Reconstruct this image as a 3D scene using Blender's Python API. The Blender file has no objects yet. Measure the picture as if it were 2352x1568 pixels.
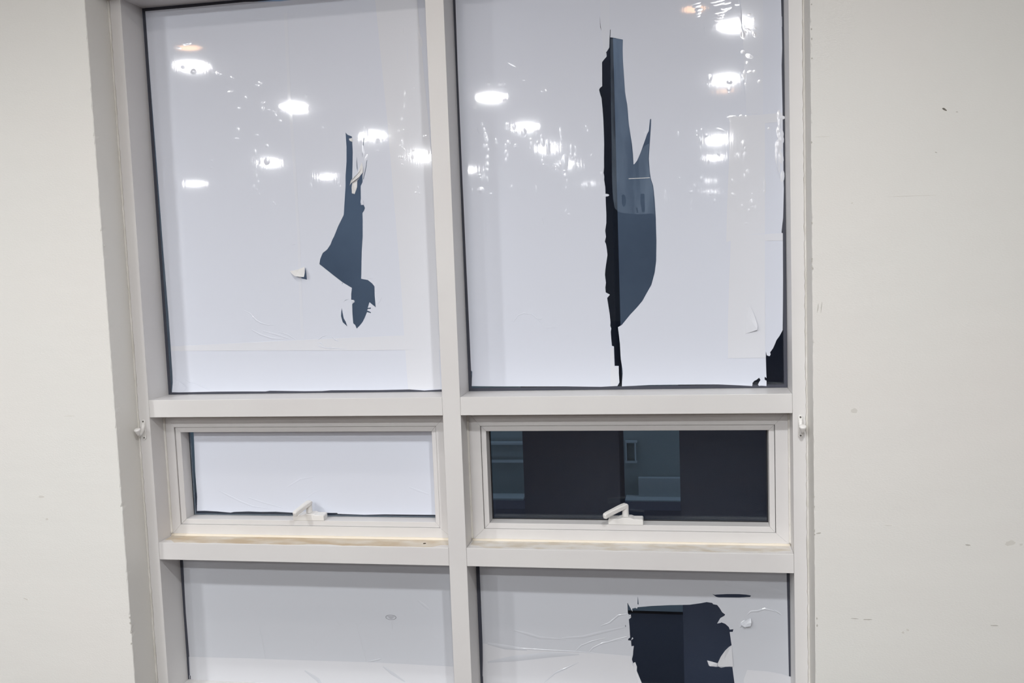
import bpy, bmesh, math, random
from mathutils import Vector, Matrix
from mathutils.geometry import delaunay_2d_cdt

# ------------------------------------------------------------------ camera
sc = bpy.context.scene
CAM = Vector((0.77706, -2.99376, 1.57804))
YAW, PITCH, ROLL, FPX = -0.17794, 0.08844, -0.03637, 2189.65557
cy_, sy_ = math.cos(YAW), math.sin(YAW)
cp_, sp_ = math.cos(PITCH), math.sin(PITCH)
FWD = Vector((sy_ * cp_, cy_ * cp_, -sp_))
r0 = Vector((cy_, -sy_, 0)); u0 = r0.cross(FWD)
RGT = r0 * math.cos(ROLL) + u0 * math.sin(ROLL)
UPV = -r0 * math.sin(ROLL) + u0 * math.cos(ROLL)
cam_d = bpy.data.cameras.new('camera')
cam = bpy.data.objects.new('camera', cam_d)
sc.collection.objects.link(cam)
cam_d.sensor_fit = 'HORIZONTAL'; cam_d.sensor_width = 36.0
cam_d.lens = 36.0 * FPX / 2352.0
cam_d.clip_start = 0.05; cam_d.clip_end = 200
M = Matrix((RGT, UPV, -FWD)).transposed().to_4x4()
M.translation = CAM
cam.matrix_world = M
sc.camera = cam

# ------------------------------------------------------------------ world, exposure
w = bpy.data.worlds.new('night_sky'); sc.world = w; w.use_nodes = True
bgn = w.node_tree.nodes['Background']
bgn.inputs[0].default_value = (0.30, 0.385, 0.53, 1)
bgn.inputs[1].default_value = 1.35
sc.view_settings.view_transform = 'Standard'
sc.view_settings.look = 'None'
sc.view_settings.gamma = 1
sc.view_settings.use_curve_mapping = False
sc.view_settings.exposure = 0.0
LAMP = 712.0          # radiance of the ceiling downlights

# ------------------------------------------------------------------ dimensions (metres)
XL, XR = -1.0453, 1.1039            # clear opening of the aluminium frame
WL, WR = -1.0905, 1.1483            # plaster opening
MW = 0.06                           # mullion 0..MW
Z1b, Z1t, Z2b, Z2t = 1.07, 1.1302, 0.566, 0.627
ZH = 2.482                          # underside of the frame head
WD = 0.13                           # reveal depth
DG = 0.132                          # inner glass face of the fixed panes
DA = 0.150                          # inner glass face of the awning sashes
HC = 2.8                            # ceiling
RX0, RX1, RY0 = -9.0, 6.5, -19.0    # room

def at(x, y, Y):
    d = FWD + RGT * ((x - 1176) / FPX) - UPV * ((y - 784) / FPX)
    return CAM + d * ((Y - CAM.y) / d.y)
def lamp_at(x, y):                   # ceiling point whose mirror image in the glass shows at (x, y)
    p = at(x, y, DG); d = p - CAM; d.y = -d.y
    return p + d * ((HC - p.z) / d.z)

# ------------------------------------------------------------------ materials
def new_mat(name, col, rough=0.5, spec=0.5, metal=0.0):
    m = bpy.data.materials.new(name); m.use_nodes = True
    b = m.node_tree.nodes['Principled BSDF']
    b.inputs['Base Color'].default_value = (*col, 1)
    b.inputs['Roughness'].default_value = rough
    b.inputs['Specular IOR Level'].default_value = spec
    b.inputs['Metallic'].default_value = metal
    return m, m.node_tree, b
def noise(nt, scale, detail=2, vec_scale=(1, 1, 1), rough=0.5):
    tc = nt.nodes.new('ShaderNodeTexCoord'); mp = nt.nodes.new('ShaderNodeMapping')
    mp.inputs['Scale'].default_value = vec_scale
    n = nt.nodes.new('ShaderNodeTexNoise')
    n.inputs['Scale'].default_value = scale; n.inputs['Detail'].default_value = detail
    n.inputs['Roughness'].default_value = rough
    nt.links.new(tc.outputs['Object'], mp.inputs['Vector']); nt.links.new(mp.outputs[0], n.inputs['Vector'])
    return n
def bump(nt, b, n, dist, strength=1.0, prev=None):
    bp = nt.nodes.new('ShaderNodeBump')
    bp.inputs['Distance'].default_value = dist; bp.inputs['Strength'].default_value = strength
    nt.links.new(n.outputs['Fac'], bp.inputs['Height'])
    if prev: nt.links.new(prev.outputs[0], bp.inputs['Normal'])
    nt.links.new(bp.outputs[0], b.inputs['Normal'])
    return bp
def vary(nt, b, n, c0, c1, lo=0.35, hi=0.65):
    r = nt.nodes.new('ShaderNodeValToRGB')
    r.color_ramp.elements[0].position = lo; r.color_ramp.elements[1].position = hi
    r.color_ramp.elements[0].color = (*c0, 1); r.color_ramp.elements[1].color = (*c1, 1)
    nt.links.new(n.outputs['Fac'], r.inputs['Fac']); nt.links.new(r.outputs[0], b.inputs['Base Color'])

mat = {}
m, nt, b = new_mat('wall_paint', (0.79, 0.775, 0.73), 0.55, 0.35)
vary(nt, b, noise(nt, 1.3, 3), (0.795, 0.78, 0.75), (0.785, 0.785, 0.755))
p0 = bump(nt, b, noise(nt, 160, 3, (1, 1, 2.2)), 0.00035)
bump(nt, b, noise(nt, 5, 2, (0.6, 1, 2)), 0.002, 1, p0); mat['wall'] = m
m, nt, b = new_mat('far_wall_paint', (0.70, 0.68, 0.65), 0.8, 0.2)
bump(nt, b, noise(nt, 160, 3), 0.0003); mat['far_wall'] = m
m, nt, b = new_mat('reveal_plaster', (0.79, 0.78, 0.745), 0.6, 0.3)
bump(nt, b, noise(nt, 60, 4), 0.0006); mat['plaster'] = m
m, nt, b = new_mat('ceiling_tile', (0.78, 0.77, 0.75), 0.9, 0.2); mat['ceiling'] = m
bump(nt, b, noise(nt, 200, 2), 0.0004)
m, nt, b = new_mat('floor_vinyl', (0.06, 0.045, 0.036), 0.9, 0.1); mat['floor'] = m
vary(nt, b, noise(nt, 3, 4), (0.075, 0.052, 0.042), (0.055, 0.040, 0.033))
m, nt, b = new_mat('powder_coated_frame', (0.72, 0.70, 0.69), 0.42, 0.45)
vary(nt, b, noise(nt, 2.2, 4), (0.695, 0.68, 0.678), (0.73, 0.722, 0.715))
bump(nt, b, noise(nt, 900, 1), 0.00003); mat['frame'] = m
m, nt, b = new_mat('dusty_sill', (0.62, 0.53, 0.42), 0.6, 0.3)
vary(nt, b, noise(nt, 9, 5, (1, 2, 2)), (0.55, 0.44, 0.31), (0.73, 0.69, 0.62), 0.38, 0.72)
bump(nt, b, noise(nt, 300, 3), 0.0002); mat['dust'] = m
m, nt, b = new_mat('lightly_dusty_sill', (0.70, 0.66, 0.60), 0.5, 0.3)
vary(nt, b, noise(nt, 14, 5, (1, 2, 2)), (0.62, 0.56, 0.47), (0.75, 0.73, 0.70), 0.35, 0.6)
mat['dust_light'] = m
m, nt, b = new_mat('cream_sealant', (0.80, 0.73, 0.62), 0.5, 0.4)
bump(nt, b, noise(nt, 90, 3), 0.0006); mat['sealant'] = m
m, nt, b = new_mat('white_sealant', (0.74, 0.72, 0.68), 0.5, 0.4)
vary(nt, b, noise(nt, 11, 4), (0.66, 0.64, 0.59), (0.78, 0.76, 0.73))
bump(nt, b, noise(nt, 70, 3), 0.0012); mat['caulk'] = m
m, nt, b = new_mat('black_gasket', (0.022, 0.022, 0.026), 0.5, 0.3); mat['gasket'] = m
m, nt, b = new_mat('white_nylon', (0.80, 0.79, 0.775), 0.35, 0.5); mat['nylon'] = m
m, nt, b = new_mat('screw_steel', (0.16, 0.15, 0.14), 0.4, 0.5, 0.6); mat['screw'] = m
m, nt, b = new_mat('drill_hole_dark', (0.05, 0.035, 0.02), 0.9, 0.1); mat['hole'] = m

def film_mat(name, col, rough):
    m, nt, b = new_mat(name, col, rough, 0.55)
    n1 = noise(nt, 330, 1, (1, 1, 0.035))          # fine vertical ripple of the vinyl
    n2 = noise(nt, 2.4, 2, (1, 1, 0.7))            # slow waves
    p = bump(nt, b, n1, 0.00008, 0.35)
    bump(nt, b, n2, 0.0012, 0.6, p)
    return m
mat['film'] = film_mat('glossy_white_vinyl', (0.715, 0.75, 0.84), 0.038)
mat['patch'] = film_mat('overlapping_white_vinyl', (0.752, 0.772, 0.828), 0.05)
mat['seam'] = film_mat('overlap_seam_vinyl', (0.728, 0.758, 0.835), 0.05)
m, nt, b = new_mat('film_back_side', (0.74, 0.74, 0.74), 0.35, 0.4); mat['film_back'] = m
mat['film_low'] = film_mat('shaded_dull_vinyl', (0.56, 0.58, 0.625), 0.10)  # greyer vinyl, with the weaker light low down painted into its colour
mat['patch_low'] = film_mat('shaded_dull_overlap', (0.635, 0.645, 0.68), 0.12)  # overlaps on the lower panes, same low-down shade painted in
m, nt, b = new_mat('bubbled_vinyl', (0.715, 0.75, 0.84), 0.15, 0.6); mat['bubble'] = m
m, nt, b = new_mat('bubbled_overlap_vinyl', (0.752, 0.772, 0.828), 0.15, 0.6); mat['bubble_patch'] = m

m = bpy.data.materials.new('clear_glass'); m.use_nodes = True; nt = m.node_tree
b = nt.nodes['Principled BSDF']
b.inputs['Base Color'].default_value = (0.86, 0.93, 0.95, 1)
b.inputs['Roughness'].default_value = 0.0; b.inputs['IOR'].default_value = 1.352
b.inputs['Transmission Weight'].default_value = 1.0
mat['glass'] = m
# thin smear of old adhesive left on the glass
m = bpy.data.materials.new('adhesive_residue'); m.use_nodes = True; nt = m.node_tree
b = nt.nodes['Principled BSDF']
b.inputs['Base Color'].default_value = (0.42, 0.55, 0.72, 1); b.inputs['Roughness'].default_value = 0.35
tr = nt.nodes.new('ShaderNodeBsdfTransparent'); mx = nt.nodes.new('ShaderNodeMixShader')
nn = noise(nt, 22, 4, (1, 1, 0.16), 0.6); rr = nt.nodes.new('ShaderNodeValToRGB')
rr.color_ramp.elements[0].position = 0.36; rr.color_ramp.elements[0].color = (0.02, 0.02, 0.02, 1)
rr.color_ramp.elements[1].position = 0.66; rr.color_ramp.elements[1].color = (0.10, 0.10, 0.10, 1)
nt.links.new(nn.outputs['Fac'], rr.inputs['Fac']); nt.links.new(rr.outputs[0], mx.inputs[0])
nt.links.new(tr.outputs[0], mx.inputs[1]); nt.links.new(b.outputs[0], mx.inputs[2])
nt.links.new(mx.outputs[0], nt.nodes['Material Output'].inputs[0]); mat['residue'] = m

def emit(name, col, s):
    m = bpy.data.materials.new(name); m.use_nodes = True; nt = m.node_tree
    e = nt.nodes.new('ShaderNodeEmission'); e.inputs[0].default_value = (*col, 1); e.inputs[1].default_value = s
    nt.links.new(e.outputs[0], nt.nodes['Material Output'].inputs[0]); return m
mat['lamp_far'] = emit('led_diffuser_dimmer', (0.985, 0.995, 1.0), LAMP * .4)
mat['lamp_faint'] = emit('led_diffuser_faint', (0.985, 0.995, 1.0), LAMP * .12)
mat['lamp'] = emit('led_diffuser', (0.985, 0.995, 1.0), LAMP)
mat['warm'] = emit('warm_lamp_diffuser', (1.0, 0.55, 0.28), 20.0)
m, nt, b = new_mat('concrete_outside', (0.30, 0.34, 0.36), 0.8, 0.2)
vary(nt, b, noise(nt, 2.5, 4), (0.35, 0.365, 0.41), (0.46, 0.48, 0.52)); mat['facade'] = m
m, nt, b = new_mat('lower_concrete_outside', (0.28, 0.32, 0.315), 0.8, 0.2); mat['facade_low'] = m  # lower storey, darker than the wall above
m, nt, b = new_mat('dark_base_outside', (0.16, 0.165, 0.20), 0.8, 0.2); mat['base'] = m
m, nt, b = new_mat('grey_edge_sealant', (0.060, 0.064, 0.085), 0.6, 0.3); mat['edge'] = m
m, nt, b = new_mat('pale_ledge_outside', (0.42, 0.46, 0.46), 0.7, 0.2); mat['ledge'] = m
m, nt, b = new_mat('dark_render_outside', (0.10, 0.10, 0.125), 0.8, 0.1); mat['dark'] = m
m, nt, b = new_mat('scuff_grey', (0.52, 0.505, 0.47), 0.7, 0.1); mat['scuff'] = m
m, nt, b = new_mat('faint_smudge', (0.69, 0.675, 0.635), 0.7, 0.1); mat['smudge'] = m
m, nt, b = new_mat('chip_dark', (0.17, 0.16, 0.14), 0.8, 0.1); mat['chip'] = m
m, nt, b = new_mat('stamp_ink', (0.20, 0.20, 0.22), 0.6, 0.1); mat['ink'] = m

# ------------------------------------------------------------------ helpers
COL = sc.collection
def obj(name, bm, mt, parent=None, smooth=False, bevel=0.0, **props):
    me = bpy.data.meshes.new(name)
    bmesh.ops.recalc_face_normals(bm, faces=bm.faces[:])
    bm.to_mesh(me); bm.free()
    for q in (mt if isinstance(mt, (list, tuple)) else [mt]): me.materials.append(q)
    if smooth:
        for p in me.polygons: p.use_smooth = True
    o = bpy.data.objects.new(name, me); COL.objects.link(o)
    if parent: o.parent = parent
    if bevel:
        bv = o.modifiers.new('bevel', 'BEVEL'); bv.width = bevel; bv.segments = 2; bv.limit_method = 'ANGLE'
    for k, v in props.items(): o[k] = v
    return o
def empty(name, **props):
    o = bpy.data.objects.new(name, None); COL.objects.link(o)
    o.empty_display_size = 0.05
    for k, v in props.items(): o[k] = v
    return o
def box(bm, x0, x1, y0, y1, z0, z1, mi=0):
    v = [bm.verts.new(p) for p in ((x0,y0,z0),(x1,y0,z0),(x1,y1,z0),(x0,y1,z0),(x0,y0,z1),(x1,y0,z1),(x1,y1,z1),(x0,y1,z1))]
    fs = []
    for q in ((0,3,2,1),(4,5,6,7),(0,1,5,4),(1,2,6,5),(2,3,7,6),(3,0,4,7)):
        f = bm.faces.new([v[i] for i in q]); f.material_index = mi; fs.append(f)
    return fs
def boxed(name, dims, mt, parent=None, bevel=0.0, **props):
    bm = bmesh.new(); box(bm, *dims); return obj(name, bm, mt, parent, bevel=bevel, **props)
def tube(bm, pts, rad, seg=14, cap=True):
    pts = [Vector(p) for p in pts]; rings = []
    side = None
    for i, p in enumerate(pts):
        t = (pts[min(i+1, len(pts)-1)] - pts[max(i-1, 0)]).normalized()
        if side is None: side = t.orthogonal().normalized()
        else: side = (side - t * side.dot(t)).normalized()
        up = t.cross(side)
        r = rad[i] if isinstance(rad, (list, tuple)) else rad
        rings.append([bm.verts.new(p + side * (math.cos(a) * r) + up * (math.sin(a) * r))
                      for a in [2 * math.pi * k / seg for k in range(seg)]])
    for a, c in zip(rings, rings[1:]):
        for k in range(seg): bm.faces.new((a[k], a[(k+1) % seg], c[(k+1) % seg], c[k]))
    if cap:
        bm.faces.new(rings[0][::-1]); bm.faces.new(rings[-1])
def disc(bm, c, r, y0, y1, seg=20, axis='y', rz=None):
    rz = rz or r
    def P(a, d):
        if axis == 'y': return (c[0] + r * math.cos(a), d, c[2] + rz * math.sin(a))
        return (c[0] + r * math.cos(a), c[1] + rz * math.sin(a), d)
    A = [bm.verts.new(P(2*math.pi*k/seg, y0)) for k in range(seg)]
    B = [bm.verts.new(P(2*math.pi*k/seg, y1)) for k in range(seg)]
    bm.faces.new(A); bm.faces.new(B[::-1])
    for k in range(seg): bm.faces.new((A[k], B[k], B[(k+1) % seg], A[(k+1) % seg]))
def inside(p, poly):
    x, y = p; c = False; n = len(poly)
    for i in range(n):
        x0, y0 = poly[i]; x1, y1 = poly[i-1]
        if (y0 > y) != (y1 > y) and x < (x1 - x0) * (y - y0) / (y1 - y0) + x0: c = not c
    return c
def rough_edge(pts, amp, step, rnd):
    out = []
    for i, a in enumerate(pts):
        b_ = pts[(i+1) % len(pts)]
        L = math.hypot(b_[0]-a[0], b_[1]-a[1]); n = max(1, int(L / step))
        nx, ny = (-(b_[1]-a[1])/max(L, 1e-9), (b_[0]-a[0])/max(L, 1e-9))
        for k in range(n):
            t = k / n; j = 0 if k == 0 else rnd.uniform(-amp, amp)
            out.append((a[0]+(b_[0]-a[0])*t+nx*j, a[1]+(b_[1]-a[1])*t+ny*j))
    return out
def px(poly, Y): return [(at(x, y, Y).x, at(x, y, Y).z) for x, y in poly]
def sheet(name, outline, holes, y0, y1, mt, parent=None, grid=0.0, relief=None, **props):
    """flat sheet with holes, world (x, z) loops; front face at y0, back at y1"""
    verts, edges = [], []
    loops = [outline] + holes
    for lp in loops:
        s = len(verts); n = len(lp)
        verts += [Vector(p) for p in lp]; edges += [(s+i, s+(i+1) % n) for i in range(n)]
    if grid:
        xs = [p[0] for p in outline]; zs = [p[1] for p in outline]
        x = min(xs) + grid/2
        while x < max(xs):
            z = min(zs) + grid/2
            while z < max(zs):
                if inside((x, z), outline): verts.append(Vector((x, z)))
                z += grid
            x += grid
    ov, oe, of, _, _, _ = delaunay_2d_cdt(verts, edges, [], 0, 1e-7)
    bm = bmesh.new()
    keep = []
    for f in of:
        c = sum((ov[i] for i in f), Vector((0, 0))) / len(f)
        if inside(c, outline) and not any(inside(c, h) for h in holes): keep.append(f)
    fr, bk = {}, {}
    for f in keep:
        for i in f:
            if i not in fr:
                d = relief(ov[i].x, ov[i].y) if relief else 0
                fr[i] = bm.verts.new((ov[i].x, y0 - d, ov[i].y)); bk[i] = bm.verts.new((ov[i].x, y1 - d, ov[i].y))
    cnt = {}
    for f in keep:
        bm.faces.new([fr[i] for i in f]); bm.faces.new([bk[i] for i in f][::-1])
        for a, c in zip(f, f[1:] + f[:1]):
            k = (min(a, c), max(a, c)); cnt[k] = cnt.get(k, []) + [(a, c)]
    for k, l in cnt.items():
        if len(l) == 1:
            a, c = l[0]; bm.faces.new((fr[a], bk[a], bk[c], fr[c]))
    return obj(name, bm, mt, parent, **props)
def ridge(bm, pts, y, wid, hgt):
    """raised crease along a pixel polyline on plane y (metres for wid / hgt), tapered"""
    P = [at(a, c, y) for a, c in pts]; n = len(P); rings = []
    for i, p in enumerate(P):
        t = (P[min(i+1, n-1)] - P[max(i-1, 0)]).normalized(); s = Vector((t.z, 0, -t.x))
        k = math.sin(math.pi * (i + 0.35) / (n - 0.3)) ** 0.7 if n > 2 else 1
        ring = []
        for u, h in ((-1, 0), (-.55, .45), (0, 1), (.55, .45), (1, 0)):
            ring.append(bm.verts.new(p + s * (u * wid * k * .5) + Vector((0, -h * hgt * k, 0))))
        rings.append(ring)
    for a, c in zip(rings, rings[1:]):
        for k in range(4): bm.faces.new((a[k], a[k+1], c[k+1], c[k]))
def dome(bm, c, rx, rz, h, ang=0.0, seg=12, rng=4):
    top = bm.verts.new((c.x, c.y - h, c.z)); prev = None
    for j in range(1, rng + 1):
        t = j / rng; hh = h * (math.cos(t * math.pi) * .5 + .5)
        ring = []
        for k in range(seg):
            a = 2 * math.pi * k / seg; X, Z = rx * t * math.cos(a), rz * t * math.sin(a)
            ring.append(bm.verts.new((c.x + X*math.cos(ang) - Z*math.sin(ang), c.y - hh, c.z + X*math.sin(ang) + Z*math.cos(ang))))
        for k in range(seg):
            if prev is None: bm.faces.new((top, ring[k], ring[(k+1) % seg]))
            else: bm.faces.new((prev[k], ring[k], ring[(k+1) % seg], prev[(k+1) % seg]))
        prev = ring
S = dict(kind='structure')

# ------------------------------------------------------------------ room shell
boxed('floor', (RX0, RX1, RY0, 0.2, -0.1, 0.0), mat['floor'], **S)
boxed('ceiling', (RX0, RX1, RY0, 0.2, HC, HC + 0.1), mat['ceiling'], **S)
boxed('wall_left', (RX0 - 0.1, RX0, RY0, 0.2, -0.1, HC + 0.1), mat['far_wall'], **S)
boxed('wall_right', (RX1, RX1 + 0.1, RY0, 0.2, -0.1, HC + 0.1), mat['far_wall'], **S)
boxed('wall_back', (RX0 - 0.1, RX1 + 0.1, RY0 - 0.1, RY0, -0.1, HC + 0.1), mat['far_wall'], **S)
rnd = random.Random(4)
bm = bmesh.new()
TOP = 2.54
for side, X, far in ((-1, WL, RX0), (1, WR, RX1)):
    prev = None; n = 190
    for i in range(n + 1):
        z = TOP * i / n
        j = rnd.gauss(0, 0.0004) if 0 < i < n else 0
        k = abs(rnd.gauss(0, 0.0007)) + 0.0012
        if rnd.random() < 0.04: k += 0.002; j += side * 0.001
        row = [bm.verts.new(p) for p in ((far, -WD, z), (X + side * 0.05, -WD, z), (X + side * k + j, -WD, z),
                                         (X + j, -WD + k, z), (X, -WD + 0.03, z), (X, 0.2, z), (far, 0.2, z))]
        if prev:
            for a in range(7):
                f = bm.faces.new((prev[a], prev[(a+1) % 7], row[(a+1) % 7], row[a]))
                f.material_index = 1 if a in (3, 4) else 0
        else: bm.faces.new(row)
        prev = row
    bm.faces.new(prev)
box(bm, RX0, RX1, -WD, 0.2, TOP, HC)
box(bm, WL, WR, -WD, -0.001, ZH + .004, TOP)          # plastered underside of the lintel
wall = obj('wall_front', bm, [mat['wall'], mat['plaster']], **S)

# marks on the painted wall
def blot(name, cx, cy, wx, wy, mt, ang=0, jag=.25, seed=0):
    r = random.Random(seed); n = 14; pts = []
    for k in range(n):
        a = 2*math.pi*k/n; q = 1 + r.uniform(-jag, jag)
        X, Y_ = wx/2*math.cos(a)*q, wy/2*math.sin(a)*q
        pts.append((cx + X*math.cos(ang) - Y_*math.sin(ang), cy + X*math.sin(ang) + Y_*math.cos(ang)))
    return sheet(name, px(pts, -WD), [], -WD - 0.0004, -WD + 0.001, mt, wall)
for i, a in enumerate([(2169, 251, 11, 4.5, 'chip', .5), (2198, 257, 5, 2, 'scuff', .1), (1878.5, 707, 1.6, 22, 'scuff', .12),
          (1886.5, 706, 1.7, 24, 'scuff', .10), (1963, 943, 15, 13, 'smudge', 0), (2223, 1251, 12, 3, 'scuff', .05),
          (2320, 1247, 22, 12, 'smudge', -.2), (2345, 1250, 8, 6, 'smudge', 0), (1963, 1420, 18, 2, 'scuff', .08), (1993, 1422, 22, 2.6, 'scuff', .02),
          (2284, 1436, 20, 2.4, 'scuff', .05), (2085, 1446, 7, 5, 'smudge', .3), (2074, 1452, 6, 6, 'smudge', 0),
          (1880, 1224, 12, 3.4, 'scuff', -.2), (1889, 314, 36, 1.1, 'smudge', -.05), (2150, 350, 5, 2, 'scuff', .3),
          (1957, 466, 6, 2.4, 'smudge', -.3), (2090, 450, 120, 1.1, 'smudge', -.03), (2040, 1206, 20, 2, 'smudge', 0),
          (95, 1140, 14, 6, 'smudge', 0), (160, 955, 26, 1.6, 'smudge', 0), (60, 1375, 12, 4, 'smudge', .4), (108, 1192, 6, 6, 'smudge', 0)]):
    blot('scuff_mark', a[0], a[1], a[2], a[3], mat[a[4]], a[5], seed=i)
# chipped spots along the two plaster corners
for i, (x, y) in enumerate([(1862, 10), (1862, 67), (1862.5, 89), (1863, 134), (1862, 327), (1863, 512), (1863, 594), (1863, 599), (1864, 616),
                            (1867, 1140), (1868, 1163), (1868, 1218), (1869, 1227), (1874, 1420), (1875, 1436), (243, 563), (300, 1418), (301, 1430), (303, 1450), (304, 1478)]):
    blot('corner_chip', x + (2 if x > 1000 else -2), y, 3.2, 3.6 + (i % 3), mat['scuff'], 0, .4, seed=50+i)

# ------------------------------------------------------------------ window unit
win = empty('window_1', kind='structure', label='tall white aluminium window with four fixed panes and two awning sashes')
YB = 0.175
boxed('mullion', (0, MW, 0, YB, 0, TOP), mat['frame'], win, .0012)
for X0, X1 in ((WL, XL), (XR, WR)): boxed('jamb', (X0, X1, 0, YB, 0, TOP), mat['frame'], win, .0012)
for bay, (X0, X1) in enumerate(((XL, 0), (MW, XR))):
    e = 0.0004
    boxed('head_rail', (X0+e, X1-e, 0, YB, ZH, TOP), mat['frame'], win, .0012)
    boxed('transom', (X0+e, X1-e, 0.0003, YB, Z1b, Z1t), mat['frame'], win, .0012)
    t = boxed('transom', (X0+e, X1-e, 0.0003, YB, Z2b, Z2t), mat['frame'], win, .0012)
    boxed('bottom_rail', (X0+e, X1-e, 0, YB, 0.0, 0.07), mat['frame'], win, .0012)
    # grime lying on the lower transom
    r2 = random.Random(8 + bay)
    dep = 0.006 if bay == 0 else 0.012
    front = [(X0 + 0.006 + (X1-X0-0.012) * k / 40, max(0.0015, dep * (.4 + r2.random()) if 1 < k < 39 else 0.03)) for k in range(41)]
    if bay == 0: front = [(x, y if not (20 < k < 25) else 0.014) for k, (x, y) in enumerate(front)]
    bm = bmesh.new()
    a_ = [bm.verts.new((x, y, Z2t + 0.0004)) for x, y in front]; c_ = [bm.verts.new((x, 0.0885, Z2t + 0.0004)) for x, y in front]
    d_ = [bm.verts.new((x, y, Z2t - 0.0002)) for x, y in front]
    for k in range(40):
        bm.faces.new((a_[k], a_[k+1], c_[k+1], c_[k])); bm.faces.new((a_[k], d_[k], d_[k+1], a_[k+1]))
    obj('dirt_film', bm, mat['dust' if bay == 0 else 'dust_light'], t)
    # fixed panes
    for (Z0, Z1) in ((Z1t, ZH), (0.07, Z2b)):
        gp = boxed('glass_pane', (X0 + .0006, X1 - .0006, DG, DG + 0.006, Z0 + .0004, Z1 - .0004), mat['glass'], win)
        bm = bmesh.new(); q = .0105; a_, c_ = X0 + .0008, X1 - .0008; d_, f_ = Z0 + .0006, Z1 - .0006
        for bx in ((a_, a_+q, d_, f_), (c_-q, c_, d_, f_), (a_+q, c_-q, d_, d_+q), (a_+q, c_-q, f_-q, f_)):
            box(bm, bx[0], bx[1], DG - .00006, DG, bx[2], bx[3])
        obj('edge_sealant', bm, mat['edge'], win)
    # awning frame and sash
    so = (-1.007, -0.051) if bay == 0 else (0.105, 1.0575)
    si = (-0.987, -0.066) if bay == 0 else (0.122, 1.040)
    oz, iz = (0.667, 1.017), (0.686, 1.000)
    def mitred(name, outer, oz_, inner, iz_, y0, y1, parent, mt, bev):
        (a, b_), (c, d) = outer, inner
        O = [(a, oz_[0]), (b_, oz_[0]), (b_, oz_[1]), (a, oz_[1])]; I = [(c, iz_[0]), (d, iz_[0]), (d, iz_[1]), (c, iz_[1])]
        for k in range(4):
            j = (k+1) % 4; bm = bmesh.new(); g = 0.00025
            q = [O[k], O[j], I[j], I[k]]; cx = sum(p[0] for p in q)/4; cz = sum(p[1] for p in q)/4
            if k % 2 == 0: q = [(x + (g if x < cx else -g), z) for x, z in q]
            f = [bm.verts.new((x, y0, z)) for x, z in q]; bk = [bm.verts.new((x, y1, z)) for x, z in q]
            bm.faces.new(f); bm.faces.new(bk[::-1])
            for m_ in range(4): bm.faces.new((f[m_], bk[m_], bk[(m_+1) % 4], f[(m_+1) % 4]))
            obj(name, bm, mt, parent, bevel=bev)
    fr_ = empty('awning_frame'); fr_.parent = win
    g = 0.0016
    mitred('frame_rail', (X0+e, X1-e), (Z2t, Z1b), (so[0]-g, so[1]+g), (oz[0]-g*.4, oz[1]+g), 0.090, 0.170, fr_, mat['frame'], .0006)
    bm = bmesh.new()
    for q in ((so[0]-g, so[1]+g, .100, .17, oz[1], oz[1]+g), (so[0]-g, so[0], .100, .17, oz[0], oz[1]), (so[1], so[1]+g, .100, .17, oz[0], oz[1])): box(bm, *q)
    obj('rubber_gasket', bm, mat['gasket'], fr_)
    sash = empty('awning_sash'); sash.parent = win
    mitred('sash_rail', so, oz, si, iz, 0.0945, 0.168, sash, mat['frame'], .0012)
    boxed('glass_pane', (si[0], si[1], DA, DA + 0.006, iz[0], iz[1]), mat['glass'], sash)
    if bay == 1:                                     # visible gasket line along the foot of the clear pane
        boxed('rubber_gasket', (si[0], si[1], DA - .004, DA, iz[0], iz[0] + .004), mat['gasket'], sash)
        boxed('rubber_gasket', (si[1]-.004, si[1], DA - .004, DA, iz[0]+.004, iz[1]), mat['gasket'], sash)
        boxed('rubber_gasket', (si[0], si[0]+.004, DA - .004, DA, iz[0]+.004, iz[1]), mat['gasket'], sash)
    # sealant beads in the corners of the recess
    def bead(name, p0, p1, r, mt):
        bm = bmesh.new(); rr_ = random.Random(int(p0[0]*1000) + 7); n = 60
        P0, P1 = Vector(p0), Vector(p1)
        tube(bm, [P0.lerp(P1, k/n) for k in range(n+1)], [r*(1+rr_.uniform(-.12, .12)) for _ in range(n+1)], 8)
        obj(name, bm, mt, win, smooth=True)
    bead('sealant_bead', (X0+.002, .088, Z2t+.001), (X1-.002, .088, Z2t+.001), .0065 if bay == 0 else .0055, mat['sealant'])
    bead('sealant_bead', (X0+.0012, .088, Z2t+.007), (X0+.0012, .088, Z1b-.001), .0045, mat['caulk'])
    bead('sealant_bead', (X1-.0012, .088, Z2t+.007), (X1-.0012, .088, Z1b-.001), .0045, mat['caulk'])
# caulk between plaster reveal and jambs
for X, s in ((WL, 1), (WR, -1)):
    bm = bmesh.new(); rr_ = random.Random(3); n = 200; prev = None
    for k in range(n+1):
        z = TOP*k/n; wv = .0045 + rr_.uniform(-.0012, .0012); 
        row = [bm.verts.new((X, -wv, z)), bm.verts.new((X + s*wv*.75, -wv*.35, z)), bm.verts.new((X + s*wv*1.3, 0, z)), bm.verts.new((X, .001, z))]
        if prev:
            for a in range(4): bm.faces.new((prev[a], prev[(a+1) % 4], row[(a+1) % 4], row[a]))
        prev = row
    obj('sealant_bead', bm, mat['caulk'], win, smooth=True)
# drilled hole in the left lower sill
bm = bmesh.new(); disc(bm, (-0.0935, 0.042, 0), 0.0052, Z2t + .0001, Z2t + .0009, 16, 'z')
obj('drill_hole', bm, mat['hole'], win)

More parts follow.
